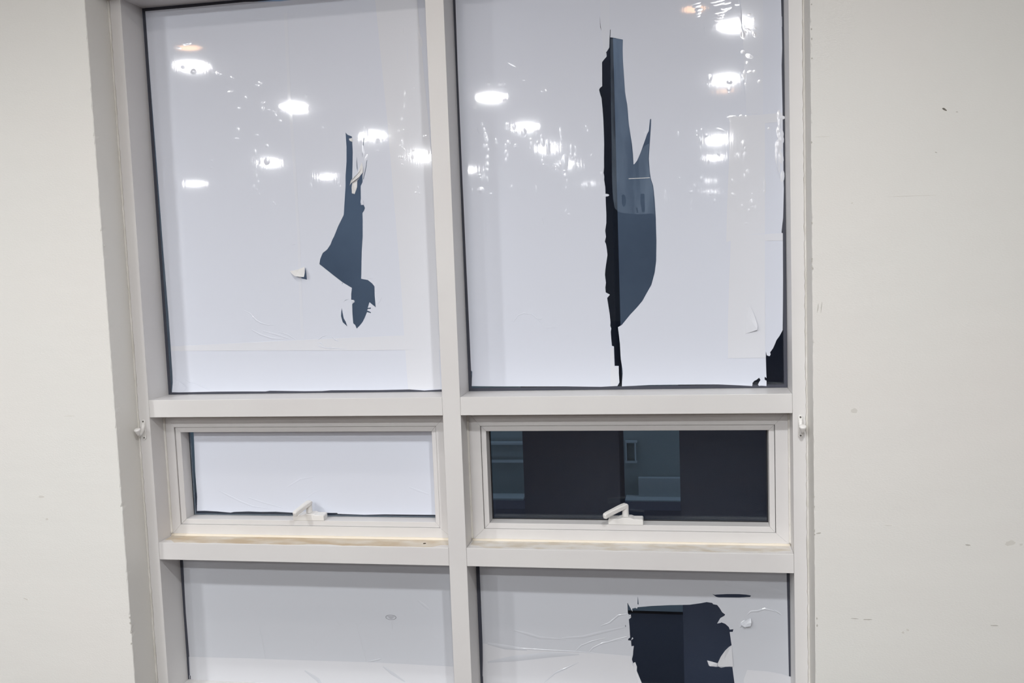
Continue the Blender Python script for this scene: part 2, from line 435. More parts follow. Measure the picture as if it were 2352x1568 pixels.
# ------------------------------------------------------------------ awning handles (fixed to the sashes)
sashes = [o for o in bpy.data.objects if o.name.startswith('awning_sash')]
sashes.sort(key=lambda o: o.name)
for k, (cx, px_, tip) in enumerate(((-0.524, -0.527, (-0.553, 0.040, 0.722)), (0.580, 0.579, (0.513, 0.052, 0.7255)))):
    sash = sashes[k]
    bm = bmesh.new()
    zb = 0.6862
    prof = [(-.057, zb), (.057, zb), (.057, zb+.019), (.054, zb+.022), (.027, zb+.022), (.018, zb+.0255), (-.012, zb+.0255), (-.024, zb+.022), (-.054, zb+.022), (-.057, zb+.019)]
    F = [bm.verts.new((cx + a, .0925, c - (.003 if c > zb+.01 else 0))) for a, c in prof]; B = [bm.verts.new((cx + a, .128, c)) for a, c in prof]
    bm.faces.new(F); bm.faces.new(B[::-1])
    for i in range(len(prof)): bm.faces.new((F[i], B[i], B[(i+1) % len(prof)], F[(i+1) % len(prof)]))
    obj('handle_base', bm, mat['nylon'], sash, bevel=.0014)
    bm = bmesh.new()
    tube(bm, [(px_, .112, zb+.024), (px_, .112, zb+.040), (px_+.001, .112, zb+.060)], [.0115, .0108, .0100], 20)
    obj('handle_post', bm, mat['nylon'], sash, smooth=False, bevel=.0008)
    # lever: flat bar dropping from the post head to the rounded tip
    head = Vector((px_ + .004, .116, zb + .0655)); T = Vector(tip)
    d = (T - head); L = d.length; d.normalize()
    side = d.cross(Vector((0, 0, 1))).normalized(); up = side.cross(d)
    bm = bmesh.new(); rings = []
    for t, hw, hh, dz in ((0.0, .0085, .003, -.004), (.04, .0105, .006, -.003), (.16, .0108, .0085, -.0035), (.35, .0098, .0085, -.002), (.85, .0085, .0085, -.0), (.96, .0078, .009, -.001), (1.0, .006, .0065, -.002)):
        c = head + d * (L*t) + up*dz
        rings.append([bm.verts.new(c + side*(sx*hw*q) + up*(sz*hh*q2)) for sx, sz, q, q2 in
                      ((-1,-1,.75,1),(1,-1,.75,1),(1,-1,1,.7),(1,1,1,.6),(1,1,.7,1),(-1,1,.7,1),(-1,1,1,.6),(-1,-1,1,.7))])
    for a, c in zip(rings, rings[1:]):
        for i in range(8): bm.faces.new((a[i], a[(i+1) % 8], c[(i+1) % 8], c[i]))
    bm.faces.new(rings[0]); bm.faces.new(rings[-1][::-1])
    obj('handle_lever', bm, mat['nylon'], sash, smooth=False, bevel=.0008)

# ------------------------------------------------------------------ coat hooks on the jambs
def hook(cx, zc, lean, label):
    h = empty('coat_hook', label=label, category='hook', group='white hooks on the window jambs'); h.location = (cx, 0, zc)
    bm = bmesh.new(); n = 20; out = []
    for k in range(n):
        a = 2*math.pi*k/n; s = 1 if math.sin(a) >= 0 else -1
        out.append((.0078*math.cos(a), .0078*math.sin(a) + s*.0278))
    A = [bm.verts.new((x, -.0005, z)) for x, z in out]; B = [bm.verts.new((x*.82, -.0048, z*.97)) for x, z in out]
    bm.faces.new(A); bm.faces.new(B[::-1])
    for k in range(n): bm.faces.new((A[k], B[k], B[(k+1) % n], A[(k+1) % n]))
    obj('backplate', bm, mat['nylon'], h, bevel=.0008)
    bm = bmesh.new()
    tube(bm, [(0, -.003, .020), (0, -.006, .011), (lean*.1, -.0105, .001), (lean*.3, -.018, -.010), (lean*.6, -.027, -.0155), (lean*.85, -.0345, -.0125), (lean, -.0385, -.005)],
         [.0062, .0068, .0062, .0050, .0046, .0050, .0060], 14)
    obj('hook_arm', bm, mat['nylon'], h, smooth=True)
    bm = bmesh.new(); prev = None
    for z, r in ((-.0125, .0045), (-.008, .0060), (-.001, .0085), (.005, .0108), (.0075, .0112), (.0095, .0098), (.0105, .006), (.0108, .0005)):
        ring = [bm.verts.new((lean + r*math.cos(2*math.pi*k/20), -.040 - z*.35 + r*math.sin(2*math.pi*k/20)*.95, z - .001 - .35*r*math.sin(2*math.pi*k/20)*-1)) for k in range(20)]
        if prev:
            for k in range(20): bm.faces.new((prev[k], ring[k], ring[(k+1) % 20], prev[(k+1) % 20]))
        else: bm.faces.new(ring)
        prev = ring
    bm.faces.new(prev[::-1])
    obj('knob', bm, mat['nylon'], h, smooth=True)
    for z in (.0285, -.0285):
        bm = bmesh.new(); disc(bm, (0, 0, z), .0028, -.0058, -.004, 14); obj('screw', bm, mat['screw'], h)
    return h
hook(-1.0685, 1.0285, 0.0, 'white coat hook screwed to the left window jamb beside the film-covered awning sash')
hook(1.1265, 1.0300, 0.002, 'white coat hook screwed to the right window jamb beside the clear dark awning sash')

# ------------------------------------------------------------------ vinyl films
YF = DG - 0.0006            # front of the film
def waves(seed):
    r = random.Random(seed); k = [(r.uniform(3, 9), r.uniform(2, 6), r.uniform(0, 6.28), r.uniform(.4, 1)) for _ in range(5)]
    return lambda x, z: 0.0
rndf = random.Random(21)
ZT = ZH - 0.006

A_out = px([(334, 26), (343.5, 160), (362, 400), (374, 560), (387, 720), (396.5, 862), (397, 880), (395, 900.7),
            (410, 901), (450, 900), (500, 899), (560, 898.6), (610, 898.6), (620, 897), (700, 898), (740, 897.7), (760, 896),
            (870, 895.5), (940, 894), (975, 896.5), (1014, 894)], DG)
A_out += [(-0.004, 1.139), (-0.004, ZT)] + px([(645, 3), (563, 4.5), (435, 17)], DG)
A_tear = [(793.7, 304.1), (798.8, 309.8), (803, 311), (808.6, 313.3), (810.3, 348.9), (809.8, 383.3), (809.1, 415.5), (808, 443), (814.8, 446), (819, 432),
          (820.6, 416), (826, 408), (832, 394.8), (833.2, 417.8), (828.6, 427), (829, 456.8), (828, 463.7), (829.8, 470.6), (835.5, 470.6), (838.5, 477.4),
          (836.7, 483.2), (832.7, 489), (833.2, 505), (833.2, 544), (831, 578.5), (829.8, 640), (844.7, 642.7), (855, 650.7), (860.3, 657.6), (860.8, 679.4),
          (863, 705.3), (848.8, 693.9), (844.7, 707), (848, 706.5), (852, 706), (851.5, 709), (845, 709.2), (843.5, 713), (847, 714), (852.5, 717), (851.5, 718.8), (843, 716.5), (842.4, 718.4),
          (837.8, 729.9), (833.2, 739), (826, 748), (819.4, 754.5), (816, 746), (811.4, 742.5), (809.6, 720.7), (809, 697.8), (813.5, 694), (811, 690), (806.8, 688.6), (806.8, 674.8), (808.4, 661),
          (787.3, 648.4), (762, 628.9), (733.8, 606.4), (735.6, 594.4), (741.4, 580.7), (751.7, 572.6), (759.3, 561), (763, 551), (767.8, 541.7), (777, 518.8),
          (789.6, 493.5), (791.4, 463.7), (793.7, 427), (793.7, 404), (796, 371.8), (796, 337.4)]
A_slits = [[(819.4, 360), (820.6, 377), (821.8, 393.5), (819.6, 386), (819.0, 372)],
           [(839.8, 296.5), (838.2, 312), (835.2, 330), (833.6, 348), (832.4, 362), (832.0, 347), (833.8, 329), (836.8, 311)],
           [(843.6, 368), (840.5, 390), (835.2, 412), (834.2, 411), (839.2, 389), (842.6, 368)],
           [(803.4, 685.8), (793, 689), (786.1, 697), (791.9, 690.5)],
           [(785.5, 707), (784, 716), (783.4, 726), (787.5, 740), (798, 749.5), (794, 738), (789.6, 731), (787, 718)],
           [(787.5, 649), (786, 653), (785.6, 650)],
           [(702, 614), (705.2, 642), (690, 638.5), (678, 634), (684, 632), (698, 634)]]
m_ = [mat['film']]
def film(name, label, out, holes, y, mt='film'):
    o = sheet(name, out, holes, y, y + 0.0005, mat[mt], None, grid=0.12, label=label, category='window film',
              group='white vinyl films stuck on the window panes')
    return o
filmA = film('vinyl_film', 'glossy white vinyl film on upper left pane with small torn hole showing dark glass',
             A_out, [px(A_tear, DG)] + [px(h, DG) for h in A_slits], YF)

B_tear = [(1418.2, 886), (1422.8, 877.9), (1421.5, 860), (1421, 840), (1411.8, 840), (1411, 818), (1410.2, 795.3), (1405.6, 794), (1404, 778), (1402.8, 762), (1404, 754),
          (1401.7, 748), (1402.3, 741), (1400.3, 720.7), (1397, 700), (1394.6, 684), (1401, 676.4), (1391.3, 671.3), (1390.3, 660), (1391.8, 649.5), (1389.5, 631), (1390.5, 618),
          (1393, 601.3), (1395.3, 585), (1393.5, 570), (1391.8, 560), (1389.3, 554.7), (1391.9, 543.5), (1390, 529.8), (1392.7, 512), (1392.7, 491.9), (1391.6, 470), (1391, 450.5), (1390.3, 430),
          (1387.6, 412.7), (1388, 405), (1386.2, 397), (1387.4, 385), (1387.2, 364), (1387.6, 330), (1386.8, 300), (1385.8, 275), (1384, 250), (1381.5, 225), (1379, 218), (1376, 206.4), (1378, 202),
          (1383.2, 197.8), (1383, 170), (1382.9, 142.7), (1388, 136), (1393.6, 129.7), (1392.7, 120.3), (1396, 115), (1399.6, 109), (1400, 90), (1401.3, 67.7), (1402.4, 68.6),
          (1401.7, 85.8), (1412.5, 87.2), (1413.3, 86.6), (1415, 88), (1430.8, 91), (1430.3, 111.7), (1431, 140), (1433.2, 172), (1435.8, 211.5), (1438, 226), (1440.9, 240.8), (1444.4, 283.9), (1447.5, 305),
          (1451.3, 328.6), (1453.6, 350), (1455.2, 377.4), (1457, 377), (1463.3, 368.7), (1471.9, 349), (1478, 331.7), (1486.6, 307), (1490, 301), (1492.9, 274.4), (1494.3, 272.8), (1495.7, 274), (1495.2, 289),
          (1492.6, 328.6), (1490.4, 364.4), (1492.6, 395.4), (1495.2, 411), (1500.4, 426.4), (1503.8, 459), (1506.4, 502.2), (1507.8, 553.9), (1507.2, 598.6), (1504, 625), (1497.4, 649.5),
          (1496.3, 654), (1488.2, 667.9), (1475.6, 690.8), (1462, 707), (1446.9, 723), (1428.5, 745.9), (1419.4, 751.2), (1421.5, 768), (1423.9, 789.5), (1425.8, 824), (1429.2, 844.6),
          (1430.2, 856), (1429.7, 865.3), (1428.7, 876), (1428.5, 887)]
B_out = px([(1046, 0), (1051.5, 160), (1061.7, 400), (1072.5, 640), (1079, 780), (1082, 851), (1084.8, 853), (1084, 870), (1083.5, 886.3),
            (1140, 886.8), (1200, 887), (1300, 887), (1380, 888)] + B_tear +
           [(1460, 885.5), (1495, 883.6), (1600, 882.5), (1649.8, 882.5), (1699.5, 884.6), (1727.7, 886.3), (1728.5, 878.8), (1732.7, 874), (1737.6, 872), (1743.4, 867), (1746.8, 872), (1742.6, 878.8),
            (1741, 883), (1743, 885.8), (1749, 885.4), (1760.5, 886.3), (1760.5, 873.8), (1757.5, 872.5), (1756, 870.5), (1756.7, 864.7), (1758.5, 866), (1760.5, 868), (1760, 855.6), (1759, 822.4), (1759.2, 806.7), (1761.2, 815.8), (1767.5, 817.8),
            (1770, 814), (1768.8, 808.8), (1775.8, 799.2), (1780.8, 787.6), (1783.3, 781), (1790.7, 771), (1797.7, 757.7), (1798.2, 706), (1798.5, 640), (1798, 535.2), (1795, 534.7),
            (1796.6, 518), (1798.7, 500), (1800.4, 430), (1798.4, 387), (1797.8, 279), (1797.1, 240), (1795.2, 150), (1796.6, 110), (1795.7, 60.7), (1794, 0)], DG)
x1 = at(1794, 0, DG).x; x0 = at(1046, 0, DG).x
B_out += [(x1, ZT), (x0, ZT)]
B_slit = [[(1377.2, 37), (1380, 62), (1387, 90), (1393.0, 121), (1392.0, 121.5), (1385.6, 90), (1378.8, 62)]]
filmB = film('vinyl_film', 'glossy white vinyl film on upper right pane split by a long tall tear',
             B_out, [px(h, DG) for h in B_slit], YF)

C_out = px([(421.2, 1280), (424.7, 1367), (427, 1408), (430, 1443.7), (432, 1469), (435, 1506), (434, 1509), (435.6, 1540.7), (437, 1568), (441, 1640)], DG)
zc = at(421, 1280, DG)
C_out = [(zc.x, Z2b - .002)] + C_out[1:] + [(C_out[-1][0], .085), (-.004, .085), (-.004, Z2b - .002)]
filmC = film('vinyl_film', 'unbroken dull white vinyl film, shade painted in, on lower left pane with small oval stamp', C_out, [], YF, 'film_low')

D_tear = [(1441.2, 1383.5), (1447, 1394), (1453, 1404.5), (1451.8, 1397.3), (1458.6, 1395.3), (1463.7, 1397.3), (1464, 1393.9), (1494.3, 1391.2), (1535, 1389.2), (1584, 1388.2), (1610, 1384.6), (1622.9, 1382), (1636, 1384),
          (1638, 1387), (1647.3, 1388.8), (1653, 1396), (1658.6, 1405.5), (1665.7, 1410.6), (1663.7, 1413.7), (1654.5, 1418.8), (1650.4, 1426), (1647, 1431.4), (1654.5, 1430), (1657, 1428.6), (1665.7, 1432), (1673.9, 1439.2),
          (1676, 1445.3), (1684.5, 1444.3), (1683, 1450.4), (1676, 1450.8), (1679, 1472.9), (1680.4, 1481.4), (1674, 1485), (1665.7, 1493.3), (1655.5, 1507.6), (1648.4, 1522.9), (1636, 1519), (1623.9, 1516), (1628, 1528),
          (1645.3, 1531), (1650, 1530), (1656, 1533), (1661.6, 1532), (1669.8, 1529.6), (1682, 1531), (1687, 1568), (1692, 1620), (1600, 1640), (1500, 1650), (1484, 1600), (1473.9, 1568), (1462.7, 1540), (1463, 1530), (1458.6, 1520.8), (1454.5, 1522.9), (1451.4, 1513.7),
          (1454, 1503), (1454.5, 1493.3), (1455.9, 1482.7), (1450.4, 1483.5), (1449.4, 1470.8), (1442.2, 1469.5), (1444, 1465.5), (1447.3, 1463.7), (1446, 1440), (1444.3, 1421.8), (1450, 1417), (1446, 1412), (1442.2, 1408.6)]
D_slits = [[(1636, 1363.3), (1642, 1365.5), (1647.3, 1364.7), (1670, 1363.6), (1696.3, 1363.7), (1714, 1365), (1724.9, 1367), (1722.9, 1370.4), (1698.4, 1371.8), (1651.4, 1371.4), (1646, 1370.4), (1643.3, 1369.2)],
           [(1464.7, 1368.8), (1466, 1378), (1467, 1387), (1464.3, 1387.6)], [(1436.6, 1434), (1437.6, 1437), (1436.8, 1440.5), (1436.2, 1437)]]
D_out = px([(1101, 1290), (1105.7, 1408), (1107, 1438.6), (1108.5, 1479), (1109, 1515), (1108.5, 1552), (1110.5, 1554), (1111, 1568), (1113, 1640)], DG)
dr = px([(1819, 1640), (1817, 1568), (1817.2, 1553.4), (1811.9, 1552.4), (1810.4, 1479), (1808.9, 1408), (1807, 1330), (1806, 1290)], DG)
D_out = [(D_out[0][0], Z2b - .002)] + D_out[1:] + [(D_out[-1][0], .085), (dr[0][0], .085)] + dr[:-1] + [(dr[-1][0], Z2b - .002)]
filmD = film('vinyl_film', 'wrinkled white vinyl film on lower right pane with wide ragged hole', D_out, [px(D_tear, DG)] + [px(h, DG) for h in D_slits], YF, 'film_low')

YE = DA - 0.0006
E_out = px([(444.6, 990), (445.3, 1000), (447, 1040), (448.7, 1084.5), (452.9, 1140.6), (452.3, 1172.9), (470, 1172.4), (500, 1174), (530, 1176.8), (538, 1175), (570, 1174), (600, 1175), (633, 1174.6), (675, 1177), (720, 1177.2),
            (774.7, 1177.3), (775.8, 1179.5), (836.6, 1181.7), (860, 1181.2), (885, 1180.6), (945, 1181.3), (1001, 1181.7)], DA)
E_out += [(-0.0665, E_out[-1][1]), (-0.0665, .9992), (E_out[0][0], .9992)]
filmE = film('vinyl_film', 'smooth white vinyl film covering the left awning sash behind its handle', E_out, [], YE)

# overlapping strips and patches of vinyl (parts of the films they are stuck to)
def patch(parent, poly, k=1, mt='patch', y=YF, name='film_overlap'):
    p = poly if isinstance(poly[0], tuple) and len(poly[0]) == 2 and poly[0][0] < 10 else px(poly, DG)
    return sheet(name, p, [], y - 0.0005 * k, y, mat[mt], parent)
zt = ZT - .002
def strip_top(l, r, ybot_l, ybot_r):   # strip running up out of the frame
    a = px([l[0], *l[1:]], DG); c = px(r, DG)
    return [(a[0][0], zt)] + a + c[::-1] + [(c[0][0], zt)]
patch(filmA, strip_top([(862, 0), (880, 180), (890, 280), (905.5, 464), (921, 650), (928.5, 770), (936.5, 881), (938, 894)],
                       [(958, 0), (975, 180), (989.3, 337), (998, 470), (1003, 620), (1008, 760), (1009, 803), (1012, 893)], 0, 0), 1, 'patch')
patch(filmA, [(393, 795), (480, 791), (560, 787), (700, 780), (815, 775), (928, 770), (1009, 768), (1011, 802), (928, 803.5), (815, 804.5), (690, 804.5), (560, 805), (470, 805.5), (394, 806)], 2, 'patch')
patch(filmA, [(652, 30), (660, 30), (668, 220), (681, 400), (690, 560), (695, 700), (698, 777), (692, 777), (688, 700), (684, 560), (674, 400), (661, 220)], 1, 'seam')
patch(filmB, strip_top([(1379, 0), (1380, 60), (1384, 100), (1386, 130)], [(1400, 0), (1400.2, 60), (1399.8, 90), (1399, 108)], 0, 0), 1, 'seam')
patch(filmB, [(1402, 800), (1409, 797), (1411, 842), (1420, 842), (1421.5, 877), (1417, 886), (1402, 886)], 1, 'patch')
patch(filmB, strip_top([(1701, 0), (1707, 100), (1711, 200), (1714, 262)], [(1753, 0), (1753, 262)], 0, 0), 1, 'seam')
patch(filmB, [(1676, 268), (1700, 266.5), (1740, 263.5), (1797, 259), (1797.5, 279), (1757, 283), (1757, 400), (1757, 536), (1740, 537), (1700, 540), (1682, 541), (1680.5, 552), (1668, 556), (1670, 470), (1674, 380)], 1, 'patch')
patch(filmB, [(1679, 541), (1700, 540.2), (1740, 538), (1797.6, 535.2), (1797.6, 552), (1757, 553), (1757, 640), (1757.5, 760), (1757.5, 821.5), (1710, 822), (1672, 822), (1671.5, 740), (1675, 640)], 2, 'patch')
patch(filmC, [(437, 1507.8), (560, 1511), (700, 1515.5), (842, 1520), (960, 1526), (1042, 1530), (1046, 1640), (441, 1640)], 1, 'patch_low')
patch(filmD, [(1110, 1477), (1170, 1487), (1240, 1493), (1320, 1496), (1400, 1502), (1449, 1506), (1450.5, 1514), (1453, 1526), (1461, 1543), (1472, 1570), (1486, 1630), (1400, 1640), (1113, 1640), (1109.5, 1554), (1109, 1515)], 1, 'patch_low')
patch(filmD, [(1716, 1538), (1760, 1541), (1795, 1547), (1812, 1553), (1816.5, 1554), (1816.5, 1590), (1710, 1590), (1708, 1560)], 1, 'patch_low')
# second layer along the foot of the awning film is smooth; small paper stamp on the lower left film
bm = bmesh.new(); c = at(898, 1416, DG); n = 28
for ro, ri in ((1.0, .9),):
    A = [bm.verts.new((c.x + .0195*ro*math.copysign(abs(math.cos(a))**.75, math.cos(a)), YF - .0004, c.z - .0015 + .0088*ro*math.sin(a))) for a in [2*math.pi*k/n for k in range(n)]]
    B = [bm.verts.new((c.x + .0195*ri*math.copysign(abs(math.cos(a))**.75, math.cos(a)), YF - .0004, c.z - .0015 + .0088*(ri-.03)*math.sin(a))) for a in [2*math.pi*k/n for k in range(n)]]
    for k in range(n): bm.faces.new((A[k], A[(k+1) % n], B[(k+1) % n], B[k]))
rs = random.Random(2)
for row, (w_, zz) in enumerate(((.026, .0035), (.022, .0008), (.013, -.0018), (.008, -.0044))):
    x = -w_/2
    while x < w_/2:
        l = rs.uniform(.0008, .0022); box(bm, c.x + x, c.x + x + l, YF - .0004, YF - .0001, c.z - .0015 + zz - .0005, c.z - .0015 + zz + .0005); x += l + rs.uniform(.0005, .0010)
obj('oval_stamp', bm, mat['ink'], filmC, label='small grey oval stamp of tiny print')

# creases
LOW = [filmC, filmD]
def creases(parent, lines, y=YF):
    bm = bmesh.new()
    for pts, wd, hg in lines: ridge(bm, pts, y, wd, hg)
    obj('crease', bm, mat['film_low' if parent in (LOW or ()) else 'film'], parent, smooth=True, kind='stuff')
creases(filmA, [
    ([(948, 110), (946, 160), (945, 190), (938, 230), (928, 270), (917, 296), (913, 330), (909, 365), (902, 400)], .0022, .0006),
    ([(560, 712), (575, 720), (588, 735), (600, 742), (615, 746), (630, 746)], .006, .0012),
    ([(578, 757), (598, 768), (625, 777), (655, 778)], .008, .0014), ([(605, 760), (635, 768), (665, 778)], .008, .0012), ([(640, 762), (660, 768), (680, 780)], .006, .001),
    ([(725, 790), (735, 795), (750, 799), (775, 800), (808, 803)], .0045, .003), ([(727, 783), (733, 778), (741, 772), (749, 770)], .004, .002),
    ([(763, 773), (770, 780), (779, 784)], .007, .003), ([(779, 786), (790, 793), (800, 800)], .004, .0015),
    ([(811, 783), (814, 783.5), (818, 784)], .004, .0015), ([(728, 786), (737, 787), (745, 796)], .01, .002),
    ([(424, 870), (435, 877), (446, 880)], .003, .0015), ([(446, 880), (465, 888), (490, 898)], .0025, .001), ([(398, 868), (408, 880), (410, 896)], .008, .0012),
    ([(404, 20), (420, 21.5), (450, 20.5)], .004, .0012), ([(935, 95), (936, 120), (937, 150)], .004, .0008),
    ([(867, 697), (872, 693), (877, 683)], .003, .001), ([(842, 641), (848, 638), (856, 640)], .003, .001), ([(668, 563), (674, 561), (680, 561)], .003, .0008)])
creases(filmB, [
    ([(1170, 735), (1180, 738), (1190, 724), (1203, 719), (1222, 722), (1236, 733), (1248, 748)], .0035, .0010), ([(1228, 730), (1240, 732), (1246, 731)], .004, .001),
    ([(1246, 751), (1262, 752), (1282, 750)], .003, .0005), ([(1210, 765), (1212, 800), (1214, 850)], .0015, .0003),
    ([(1697, 0), (1702, 20), (1703, 45), (1704, 62), (1707, 80), (1706, 98)], .006, .0016), ([(1704, 52), (1711, 60), (1708, 70)], .006, .002), ([(1703, 64), (1712, 66), (1718, 70)], .004, .0014),
    ([(1794.6, 38), (1793.4, 52), (1794.8, 62)], .008, .003), ([(1708, 165), (1710, 200), (1713, 250)], .003, .0007), ([(1706, 126), (1716, 126), (1722, 131)], .004, .001),
    ([(1790, 262), (1792, 290), (1793, 330)], .005, .002), ([(1787, 330), (1785, 360), (1787, 390), (1791, 410)], .006, .0022), ([(1797.5, 300), (1798, 380), (1799, 430)], .004, .0015),
    ([(1720, 696), (1731, 720), (1738, 742), (1740, 757)], .005, .0022), ([(1739, 758), (1726, 762), (1713, 766)], .004, .002), ([(1699, 750), (1703, 760), (1705, 767)], .003, .0012),
    ([(1167, 143), (1175, 145), (1185, 153)], .004, .0012), ([(1117, 480), (1116, 530), (1118, 560)], .002, .0004),
    ([(1615, 45), (1617, 65), (1620, 83)], .002, .0006), ([(1096, 292), (1098, 302), (1102, 308)], .003, .001), ([(1247, 500), (1250, 515)], .003, .0008)])
creases(filmC, [
    ([(596, 1440), (603, 1470), (610, 1512)], .006, .0012), ([(818, 1430), (830, 1470), (841, 1518)], .0055, .0014), ([(842, 1520), (855, 1517), (870, 1514), (876, 1512)], .005, .0025),
    ([(722, 1466), (725, 1485)], .008, .0008), ([(775, 1410), (778, 1425), (783, 1436)], .02, .0012), ([(900, 1425), (901, 1440), (902, 1450)], .002, .0006),
    ([(560, 1400), (566, 1398), (572, 1399)], .003, .0007), ([(880, 1530), (900, 1545), (930, 1565)], .016, .002), ([(700, 1540), (730, 1560), (750, 1590)], .02, .002), ([(960, 1378), (975, 1390), (986, 1400)], .012, .001)])
creases(filmD, [
    ([(1150, 1483), (1200, 1489), (1260, 1493), (1320, 1496), (1370, 1500)], .007, .0018), ([(1120, 1478), (1160, 1486), (1210, 1492)], .02, .002),
    ([(1320, 1496), (1335, 1482), (1360, 1472), (1390, 1465)], .006, .0015), ([(1352, 1498), (1362, 1487), (1385, 1476), (1430, 1468)], .006, .0014),
    ([(1250, 1567), (1275, 1545), (1300, 1534), (1330, 1520)], .009, .002), ([(1180, 1447), (1210, 1455), (1240, 1464), (1300, 1468)], .012, .0012), ([(1290, 1465), (1340, 1462), (1380, 1452), (1435, 1440)], .012, .0012),
    ([(1380, 1437), (1400, 1430), (1420, 1413), (1438, 1410)], .007, .0013), ([(1385, 1478), (1410, 1470), (1440, 1462)], .007, .0012),
    ([(1716, 1412), (1724, 1404), (1740, 1403), (1756, 1398), (1775, 1402), (1793, 1408)], .008, .002), ([(1778, 1400), (1786, 1405), (1795, 1412)], .007, .002),
    ([(1700, 1440), (1705, 1430), (1712, 1425)], .012, .003), ([(1702, 1432), (1712, 1440), (1724, 1438)], .010, .004), ([(1120, 1520), (1180, 1512), (1260, 1503), (1330, 1502)], .03, .002),
    ([(1666, 1340), (1740, 1350), (1800, 1362)], .03, .0012)])
creases(filmE, [([(500, 1125), (520, 1135), (550, 1150), (580, 1162), (620, 1168)], .008, .0012), ([(570, 1142), (600, 1152), (650, 1166)], .007, .001), ([(660, 1118), (690, 1100), (720, 1095)], .008, .0007),
                ([(940, 1118), (960, 1126), (985, 1135)], .01, .0008), ([(700, 1145), (722, 1130), (735, 1125)], .006, .0006)], YE)

# loose curled scraps around the tears
def scrap(parent, pts, label=None, mt='film'):
    """pts: (px, py, lift in metres) fan"""
    bm = bmesh.new(); f = [];  g_ = []
    for x, y, l in pts:
        p = at(x, y, YF - l); f.append(bm.verts.new(p)); g_.append(bm.verts.new(p + Vector((0, .0004, 0))))
    n = len(f)
    cx_ = sum((v.co for v in f), Vector()) / n
    a = bm.verts.new(cx_ + Vector((0, -.0010, 0))); b2 = bm.verts.new(cx_ + Vector((0, -.0006, 0)))
    for i in range(n):
        bm.faces.new((f[i], f[(i+1) % n], a)); bm.faces.new((g_[(i+1) % n], g_[i], b2)); bm.faces.new((f[i], g_[i], g_[(i+1) % n], f[(i+1) % n]))
    kw = {'label': label} if label else {}
    return obj('torn_flap', bm, mat[mt], parent, smooth=False, **kw)
scrap(filmA, [(665.5, 622.5, .001), (674, 621, .004), (686, 618, .010), (699.5, 612.5, .006), (700, 626, .018), (698, 636, .020), (678, 634.5, .016), (671, 629, .008)], mt='film_back')
scrap(filmA, [(831, 372, .001), (833.5, 385, .003), (833, 396, .006), (825, 406, .012), (815, 414, .012), (806, 420, .009), (803, 426, .004), (806, 414, .010), (818, 402, .012), (826, 394, .008), (830.5, 383, .003)], mt='film_back')
scrap(filmA, [(809.5, 417, .002), (820.5, 412, .004), (820, 430, .005), (814.5, 445, .003), (808.5, 444, .002), (807.5, 430, .001)], mt='film_back')
scrap(filmA, [(801.5, 318, .0005), (810, 317, .002), (809.5, 326, .001), (803, 323, .0015)], mt='film_back')
scrap(filmA, [(828.5, 456, .001), (834, 460, .003), (836, 470, .002), (829, 470.5, .001)])
scrap(filmA, [(806, 688, .001), (813.5, 689, .003), (814.5, 694, .002), (808, 695, .001)])
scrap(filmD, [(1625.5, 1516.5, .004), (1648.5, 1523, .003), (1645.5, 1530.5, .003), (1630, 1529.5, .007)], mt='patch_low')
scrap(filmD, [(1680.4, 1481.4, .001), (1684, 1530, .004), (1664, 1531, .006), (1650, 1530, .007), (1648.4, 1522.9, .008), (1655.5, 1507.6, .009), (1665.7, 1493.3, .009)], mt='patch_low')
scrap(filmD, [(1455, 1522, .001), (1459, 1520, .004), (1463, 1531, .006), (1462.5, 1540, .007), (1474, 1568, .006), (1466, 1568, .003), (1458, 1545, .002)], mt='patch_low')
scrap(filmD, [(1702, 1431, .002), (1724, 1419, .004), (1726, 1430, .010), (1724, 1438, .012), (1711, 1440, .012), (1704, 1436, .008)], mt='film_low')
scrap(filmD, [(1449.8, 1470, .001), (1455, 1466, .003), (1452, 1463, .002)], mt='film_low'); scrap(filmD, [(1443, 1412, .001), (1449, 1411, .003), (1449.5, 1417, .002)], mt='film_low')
scrap(filmB, [(1712, 722, .0006), (1722, 698, .0008), (1732, 722, .004), (1739.5, 745, .008), (1739.5, 757, .011), (1726, 762, .005), (1712, 766, .001)], mt='patch')
scrap(filmA, [(395, 900.5, .004), (397.5, 868, .001), (412, 876, .0015), (430, 890, .001), (420, 900.5, .001)], mt='film')

